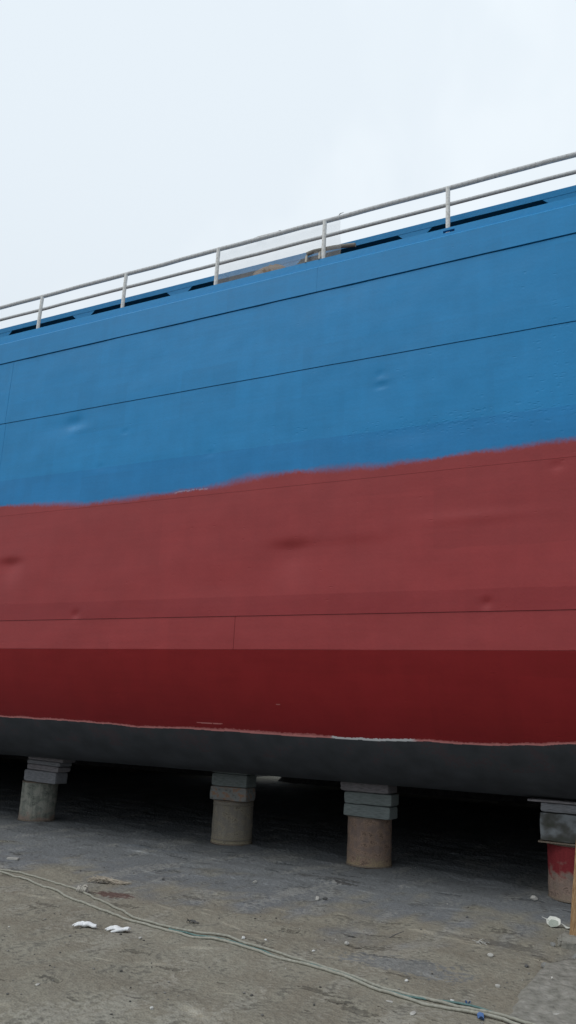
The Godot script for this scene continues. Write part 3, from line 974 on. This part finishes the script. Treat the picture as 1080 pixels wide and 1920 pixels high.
func build_deck_things() -> void:
	# clear film hung behind the guard rail
	var film := obj("plastic_sheet", sheet(46, 16, func(i, j):
		var u: float = i / 45.0
		var v: float = j / 15.0
		var x := lerpf(-5.50, -3.69, u)
		var y := lerpf(7.545 + 0.022 * nf.get_noise_1d(x * 9.0) + 0.012 * u, 6.99, v)
		return Vector3(x + 0.012 * nf.get_noise_2d(x * 2, y * 6), y, -7.80 - 0.05 * v + 0.018 * nf.get_noise_2d(x * 4.0, y * 1.2) + 0.006 * sin(x * 31.0))), M.film)
	tag(film, "translucent plastic sheet hanging behind the ship's guard rail", "plastic sheet")
	var frays := [[-4.55, 7.53, 0.05, 0.03], [-4.86, 7.535, 0.06, 0.02], [-3.72, 7.53, 0.09, 0.045], [-3.66, 7.53, 0.04, -0.03]]
	var st: SurfaceTool
	for q in frays:
		st = tool()
		tube(st, [Vector3(q[0], q[1], -7.77), Vector3(q[0] + q[2] * 0.5, q[1] + q[3] * 0.7 + 0.02, -7.765), Vector3(q[0] + q[2], q[1] + q[3] + 0.015, -7.77)], [0.012, 0.008, 0.003], 6, 0.4)
		obj("torn_tab", done(st), M.tan_cloth, film)
	st = tool()
	tube(st, [Vector3(-4.95, 7.541, -7.745), Vector3(-4.8, 7.548, -7.747), Vector3(-4.6, 7.543, -7.742), Vector3(-4.5, 7.55, -7.745)], [0.004, 0.012, 0.010, 0.003], 6, 0.6)
	obj("torn_edge", done(st), M.tan_cloth, film)
	# rags stuffed in the scupper gaps
	var rag := obj("brown_sack", sheet(14, 10, func(i, j):
		var u: float = i / 13.0 * 2 - 1
		var v: float = j / 9.0
		var k := sqrt(maxf(0.0, 1 - u * u * 0.9))
		return Vector3(-4.72 + 0.24 * u + 0.06 * v, 6.95 + 0.250 * (1.0 - v) * (0.55 + 0.45 * k) + 0.012 * nf.get_noise_2d(u * 3, v * 3), -7.90 + 0.06 * sin(v * PI) * k + 0.02 * nf.get_noise_2d(u * 4 + 9, v * 4))), M.burlap)
	tag(rag, "brown sacking stuffed in the scupper gap below the plastic sheet", "sack")
	st = tool()
	for q in [[-4.16, 0.20, 0.015], [-3.98, 0.18, 0.016]]:
		tube(st, smooth_path([Vector3(q[0] + 0.11, 6.925, -7.632), Vector3(q[0] + 0.08, 7.02, -7.70), Vector3(q[0] + 0.03, 7.13, -7.80), Vector3(q[0] + 0.02, 7.205, -7.87)], 0.03), q[2], 8, 0.6)
	tube(st, smooth_path([Vector3(-4.14, 7.17, -7.82), Vector3(-4.05, 7.205, -7.85), Vector3(-3.93, 7.20, -7.85), Vector3(-3.80, 7.215, -7.88), Vector3(-3.62, 7.20, -7.89), Vector3(-3.52, 7.19, -7.90)], 0.03), 0.030, 10, 0.8)
	var cloth := obj("twisted_rag", done(st), M.tan_cloth)
	tag(cloth, "twisted tan rag draped over the rail beside the post by the sheet", "rag")

func stone(x: float, z: float, size: Vector3, m: Material, sd: int, label: String, called := "stone", category := "stone") -> void:
	var o := obj(called, stone_mesh(size, sd), m, null, on_ground(x, z, size.y * 0.30))
	o.rotation.y = sd * 1.7
	tag(o, label, category, "loose stones and chips on the dirt")

func build_litter() -> void:
	var h1 := [Vector3(-8.6, 0, -6.75), Vector3(-6.973, 0, -6.382), Vector3(-6.443, 0, -6.313), Vector3(-5.825, 0, -6.225), Vector3(-5.247, 0, -6.062), Vector3(-5.121, 0, -6.024), Vector3(-4.706, 0, -5.853), Vector3(-4.235, 0, -5.613), Vector3(-3.975, 0, -5.543), Vector3(-3.563, 0, -5.514), Vector3(-3.178, 0, -5.487), Vector3(-2.759, 0, -5.426), Vector3(-2.458, 0, -5.305), Vector3(-2.029, 0, -5.166), Vector3(-1.807, 0, -5.123), Vector3(-1.443, 0, -5.096), Vector3(-1.136, 0, -5.065), Vector3(-0.96, 0, -4.99), Vector3(-0.5, 0, -4.72), Vector3(0.6, 0, -4.0)]
	var h2 := [Vector3(-8.4, 0, -6.72), Vector3(-6.916, 0, -6.333), Vector3(-6.292, 0, -6.172), Vector3(-5.695, 0, -5.993), Vector3(-5.069, 0, -5.799), Vector3(-4.505, 0, -5.614), Vector3(-4.158, 0, -5.516), Vector3(-3.846, 0, -5.44), Vector3(-3.562, 0, -5.40), Vector3(-3.244, 0, -5.385), Vector3(-2.957, 0, -5.345), Vector3(-2.710, 0, -5.325), Vector3(-2.437, 0, -5.255), Vector3(-2.214, 0, -5.182), Vector3(-1.934, 0, -5.096), Vector3(-1.719, 0, -5.055), Vector3(-1.523, 0, -5.045), Vector3(-1.333, 0, -5.029), Vector3(-1.150, 0, -4.995), Vector3(-0.98, 0, -4.92), Vector3(-0.55, 0, -4.64), Vector3(0.6, 0, -3.9)]
	var h3 := [Vector3(-3.80, 0, -5.49), Vector3(-3.511, 0, -5.455), Vector3(-3.264, 0, -5.437), Vector3(-3.072, 0, -5.40), Vector3(-2.858, 0, -5.375), Vector3(-2.556, 0, -5.315), Vector3(-2.268, 0, -5.222), Vector3(-2.025, 0, -5.135), Vector3(-1.741, 0, -5.100), Vector3(-1.491, 0, -5.150), Vector3(-1.364, 0, -5.14), Vector3(-1.1, 0, -5.07), Vector3(-0.5, 0, -4.78), Vector3(0.5, 0, -4.1)]
	for q in [[h1, 0.0095, M.hose_grey, "grey green air hose with a cloth knot, the one nearer the ship"], [h2, 0.0095, M.hose_pale, "pale air hose lying nearest the white gloves"], [h3, 0.0065, M.hose_teal, "thin teal cable twisted along the two hoses"]]:
		var path := []
		for p in laid(q[0], q[1], 0.003):
			p.y += 0.006 * smoothstep(-1.6, -1.16, p.x)
			path.append(p)
		var st := tool()
		tube(st, path, q[1], 9)
		tag(obj("air_hose" if q[1] > 0.008 else "cable", done(st), q[2]), q[3], "hose" if q[1] > 0.008 else "cable", "hoses lying across the dirt")
	var kn := tool()
	for k in 5:
		var pts := []
		for i in 11:
			var a := TAU * i / 10.0 + k
			pts.append(Vector3(-0.035 + 0.018 * k + 0.006 * sin(a * 2), 0.028 + 0.024 * sin(a), 0.026 * cos(a)))
		tube(kn, pts, 0.010 + 0.003 * sin(k * 2.1), 7)
	for k in 3:
		tube(kn, [Vector3(0.0, 0.05, 0), Vector3(0.02 + 0.01 * k, 0.068, 0.012 * (k - 1)), Vector3(0.04 + 0.012 * k, 0.06, 0.03 * (k - 1))], [0.012, 0.010, 0.004], 6, 0.6)
	var knot := obj("cloth_knot", done(kn), M.tan_cloth, null, on_ground(-5.135, -6.03, -0.008))
	knot.rotation.y = 0.3
	tag(knot, "rag knotted round the hose nearer the ship", "rag")
	glove(on_ground(-4.305, -5.115), 205.0, "white cotton glove with spread fingers, the left one of two", 4)
	glove(on_ground(-4.085, -5.225), 197.0, "white cotton glove lying crumpled, the right one of two", 7)
	# frayed rope end
	var st := tool()
	for k in 150:
		var u := rng.randf()
		var p := Vector3(lerpf(-0.17, 0.17, u), 0.008 + 0.034 * sin(PI * minf(u * 1.25 + 0.1, 1.0)) * rng.randf_range(0.4, 1.0), rng.randf_range(-0.03, 0.03))
		var d := Vector3(rng.randf_range(0.02, 0.07), rng.randf_range(-0.03, 0.02), rng.randf_range(-0.03, 0.03))
		tube(st, [p - d, p + Vector3(0, 0.012, 0), p + d], [0.0022, 0.003, 0.0015], 4)
	tube(st, smooth_path([Vector3(-0.20, 0.008, 0.03), Vector3(-0.15, 0.03, 0.01), Vector3(-0.06, 0.044, 0), Vector3(0.05, 0.036, 0), Vector3(0.19, 0.010, -0.02)], 0.03), 0.007, 6)
	var fr := obj("frayed_rope", done(st), M.fibre, null, on_ground(-5.22, -6.50))
	fr.rotation.y = 0.35
	tag(fr, "frayed piece of rope beyond the reddish stain", "rope")
	# crushed paper tray
	var tr := thing("paper_tray", "crushed white paper tray between the red drum and the wooden stake", "litter", on_ground(-1.39, -7.62, 0.004))
	st = tool()
	var oct := []
	for k in 8:
		var a := TAU * k / 8 + 0.2
		oct.append(Vector3(cos(a) * 0.062, 0.034 + 0.034 * -sin(a) * 1.0 + 0.006 * (k % 2), sin(a) * 0.048))
	for k in 8:
		var a: Vector3 = oct[k]
		var b: Vector3 = oct[(k + 1) % 8]
		var ctr := Vector3(0, 0.026, 0)
		quad(st, a, b, b.lerp(ctr, 0.30) - Vector3(0, 0.010, 0), a.lerp(ctr, 0.30) - Vector3(0, 0.010, 0))
	obj("tray_rim", done(st), M.paper, tr)
	st = tool()
	for k in 8:
		var ctr := Vector3(0, 0.026, 0)
		for v in [oct[k].lerp(ctr, 0.30) - Vector3(0, 0.0102, 0), oct[(k + 1) % 8].lerp(ctr, 0.30) - Vector3(0, 0.0102, 0), ctr - Vector3(0, 0.014, 0)]:
			st.add_vertex(v)
	obj("tray_base", done(st), M.paper_in, tr)
	st = tool()
	var fl := sheet(7, 4, func(i, j): return Vector3(0.05 + 0.018 * i, 0.030 - 0.0045 * i + 0.012 * sin(i * 1.5) * (0.3 + j * 0.2), -0.02 + 0.014 * j + 0.004 * i))
	obj("torn_flap", fl, M.paper, tr)
	tube(st, [Vector3(-0.10, 0.055, -0.03), Vector3(-0.06, 0.045, -0.02), Vector3(-0.04, 0.04, -0.01)], [0.003, 0.006, 0.004], 6, 0.4)
	obj("torn_strip", done(st), M.paper, tr)
	# stake at the right edge, standing in a lump of mortar
	var sk := thing("wooden_stake", "weathered orange brown wooden stake standing at the right edge", "stake", Vector3(-1.118, 0.0, -7.06))
	var post := obj("stake_post", rough_box(Vector3(0.085, 1.25, 0.07), 0.005, 401, Vector3i(3, 18, 3)), M.stake, sk, Vector3(0.048, 0.60, 0))
	post.rotation_degrees.z = -6.3
	obj("mortar_foot", rough_box(Vector3(0.36, 0.12, 0.26), 0.035, 402, Vector3i(9, 4, 7)), M.slab, sk, Vector3(0.05, 0.02, 0.03))
	# countable stones and chips
	var list := [[-4.207, -7.49, 0.055, "p", "pale stone on the blue grey dirt, nearest the tan drum"], [-3.366, -7.158, 0.06, "p", "pale stone with a dark one beside it in front of the rusty brown drum"],
		[-3.31, -7.20, 0.05, "d", "dark stone beside the pale one in front of the rusty brown drum"], [-2.56, -5.974, 0.05, "p", "round pale stone alone on open dirt behind the hoses"],
		[-3.196, -5.56, 0.038, "w", "small white stone touching the hoses at mid length"], [-3.049, -5.633, 0.026, "w", "tiny white stone just behind the hoses"], [-2.667, -5.641, 0.030, "w", "small white chip behind the hoses, near the round pale stone"],
		[-4.9, -6.919, 0.045, "d", "dark stone beyond the frayed rope"], [-3.823, -5.171, 0.034, "p", "small pale stone to the right of the gloves"], [-1.598, -6.321, 0.050, "p", "pale stone near the splinters and the apron"],
		[-1.329, -6.241, 0.040, "d", "dark grey stone close to the broken apron edge"], [-1.375, -5.613, 0.036, "p", "pale stone beside the apron edge, behind the hoses"], [-1.886, -5.367, 0.030, "w", "tiny white stone behind the hoses, toward the right"],
		[-1.744, -8.617, 0.075, "p", "pale lump of rubble at the foot of the red topped drum"], [-2.857, -4.023, 0.030, "w", "tiny white stone at the bottom of the picture"], [-1.263, -6.87, 0.055, "g", "grey stone left of the wooden stake's foot"],
		[-1.204, -6.277, 0.085, "g", "long grey stone in the broken corner of the apron"], [-1.089, -5.791, 0.035, "w", "white stone lying on the concrete apron"], [-1.05, -6.6, 0.09, "g", "grey rubble in the crack at the stake"], [-0.98, -6.55, 0.07, "g", "second lump of rubble in the crack at the stake"],
		[-1.538, -5.18, 0.028, "w", "tiny white stone at the teal cable"], [-2.05, -7.35, 0.03, "d", "dark pebble on the blue grey dirt before the red drum"]]
	var sd := 500
	for q in list:
		var m: Material = {"p": M.stone_pale, "d": M.stone_dark, "w": M.stone_white, "g": M.stone_grey}[q[3]]
		sd += 1
		stone(q[0], q[1], Vector3(q[2], q[2] * 0.62, q[2] * 0.8), m, sd, q[4])
	for q in [[-1.855, -4.984, 0.05, "pale flat chip in front of the hoses"], [-1.652, -4.82, 0.075, "long pale flat flake in front of the hoses"], [-0.965, -5.316, 0.075, "white flat flake lying on the apron"], [-3.637, -3.969, 0.05, "white chip at the lower left of the dirt"]]:
		sd += 1
		stone(q[0], q[1], Vector3(q[2], q[2] * 0.22, q[2] * 0.5), M.stone_pale, sd, q[3], "flat_chip", "chip")
	var chip := obj("wood_chip", rough_box(Vector3(0.13, 0.022, 0.05), 0.003, 551, Vector3i(4, 1, 2)), M.stone_pale, null, on_ground(-6.75, -6.78, 0.010))
	chip.rotation_degrees.y = 18
	tag(chip, "flat pale wood chip at the left edge behind the hoses", "wood chip")
	for q in [[-1.45, -5.20, 0.030, 0.5, "crumpled blue plastic scrap behind the cable"], [-1.315, -4.975, 0.075, 1.9, "blue plastic strip in front of the hoses at the bottom edge"]]:
		var b := obj("plastic_scrap", sheet(6, 4, func(i, j): return Vector3(q[2] * (i / 5.0 - 0.5), 0.006 + 0.014 * sin(i * 1.3 + j), q[2] * 0.45 * (j / 3.0 - 0.5))), M.blue_plastic, null, on_ground(q[0], q[1], 0.006))
		b.rotation.y = q[3]
		tag(b, q[4], "plastic scrap")
	# splinters and twigs
	for q in [[-1.726, -6.609, 10, 0.05, "pale splinters scattered near the apron corner", "p"], [-3.754, -5.728, 12, 0.04, "small dark heap of twigs behind the hoses", "d"], [-2.34, -6.322, 1, 0.09, "thin dark stick lying on open dirt", "d"]]:
		st = tool()
		for k in q[2]:
			var p := Vector3(rng.randf_range(-1, 1) * q[3], rng.randf_range(0.004, 0.02), rng.randf_range(-1, 1) * q[3] * 0.6)
			var d: Vector3 = Vector3(rng.randf_range(-1, 1), rng.randf_range(-0.1, 0.35), rng.randf_range(-0.7, 0.7)).normalized() * q[3] * rng.randf_range(0.5, 1.0)
			tube(st, [p - d * 0.9, p + Vector3(0, 0.004, 0), p + d], [0.002, 0.004, 0.002], 5)
		tag(obj("twigs", done(st), M.stone_pale if q[5] == "p" else M.stone_dark, null, on_ground(q[0], q[1])), q[4], "twigs")
	# gravel that nobody could count
	var mm := MultiMesh.new()
	mm.transform_format = MultiMesh.TRANSFORM_3D
	mm.use_colors = true
	mm.mesh = stone_mesh(Vector3(1, 0.6, 0.85), 900)
	var n := 1700
	mm.instance_count = n
	for i in n:
		var x := rng.randf_range(-10.5, 0.3)
		var z := -2.9 - 7.2 * pow(rng.randf(), 1.1)
		if nf.get_noise_2d(x * 0.8, z * 1.4) < rng.randf_range(-0.5, 0.25):
			z = rng.randf_range(-6.6, -3.0)
			x = rng.randf_range(-6.0, -0.6)
		var s := 0.006 + 0.020 * pow(rng.randf(), 4.0)
		var up := lerpf(0.004, 0.05, smoothstep(-5.1, -5.8, z)) if x > -1.2 and z > -6.5 else 0.0
		mm.set_instance_transform(i, Transform3D(Basis(Vector3.UP, rng.randf() * TAU).scaled(Vector3(s, s * rng.randf_range(0.35, 1.0), s)), on_ground(x, z, s * 0.12 + up)))
		var v := rng.randf_range(0.06, 0.24)
		if rng.randf() < 0.06:
			v = rng.randf_range(0.35, 0.6)
		mm.set_instance_color(i, Color(v, v * 0.97, v * 0.90))
	var gr := MultiMeshInstance3D.new()
	gr.name = "gravel"
	gr.multimesh = mm
	var gm := mat(Color.WHITE, 0.9, 0.25)
	gm.vertex_color_use_as_albedo = true
	gr.material_override = gm
	gr.set_meta("kind", "stuff")
	gr.set_meta("label", "small grit and pebbles strewn over the dirt")
	gr.set_meta("category", "gravel")
	add_child(gr)
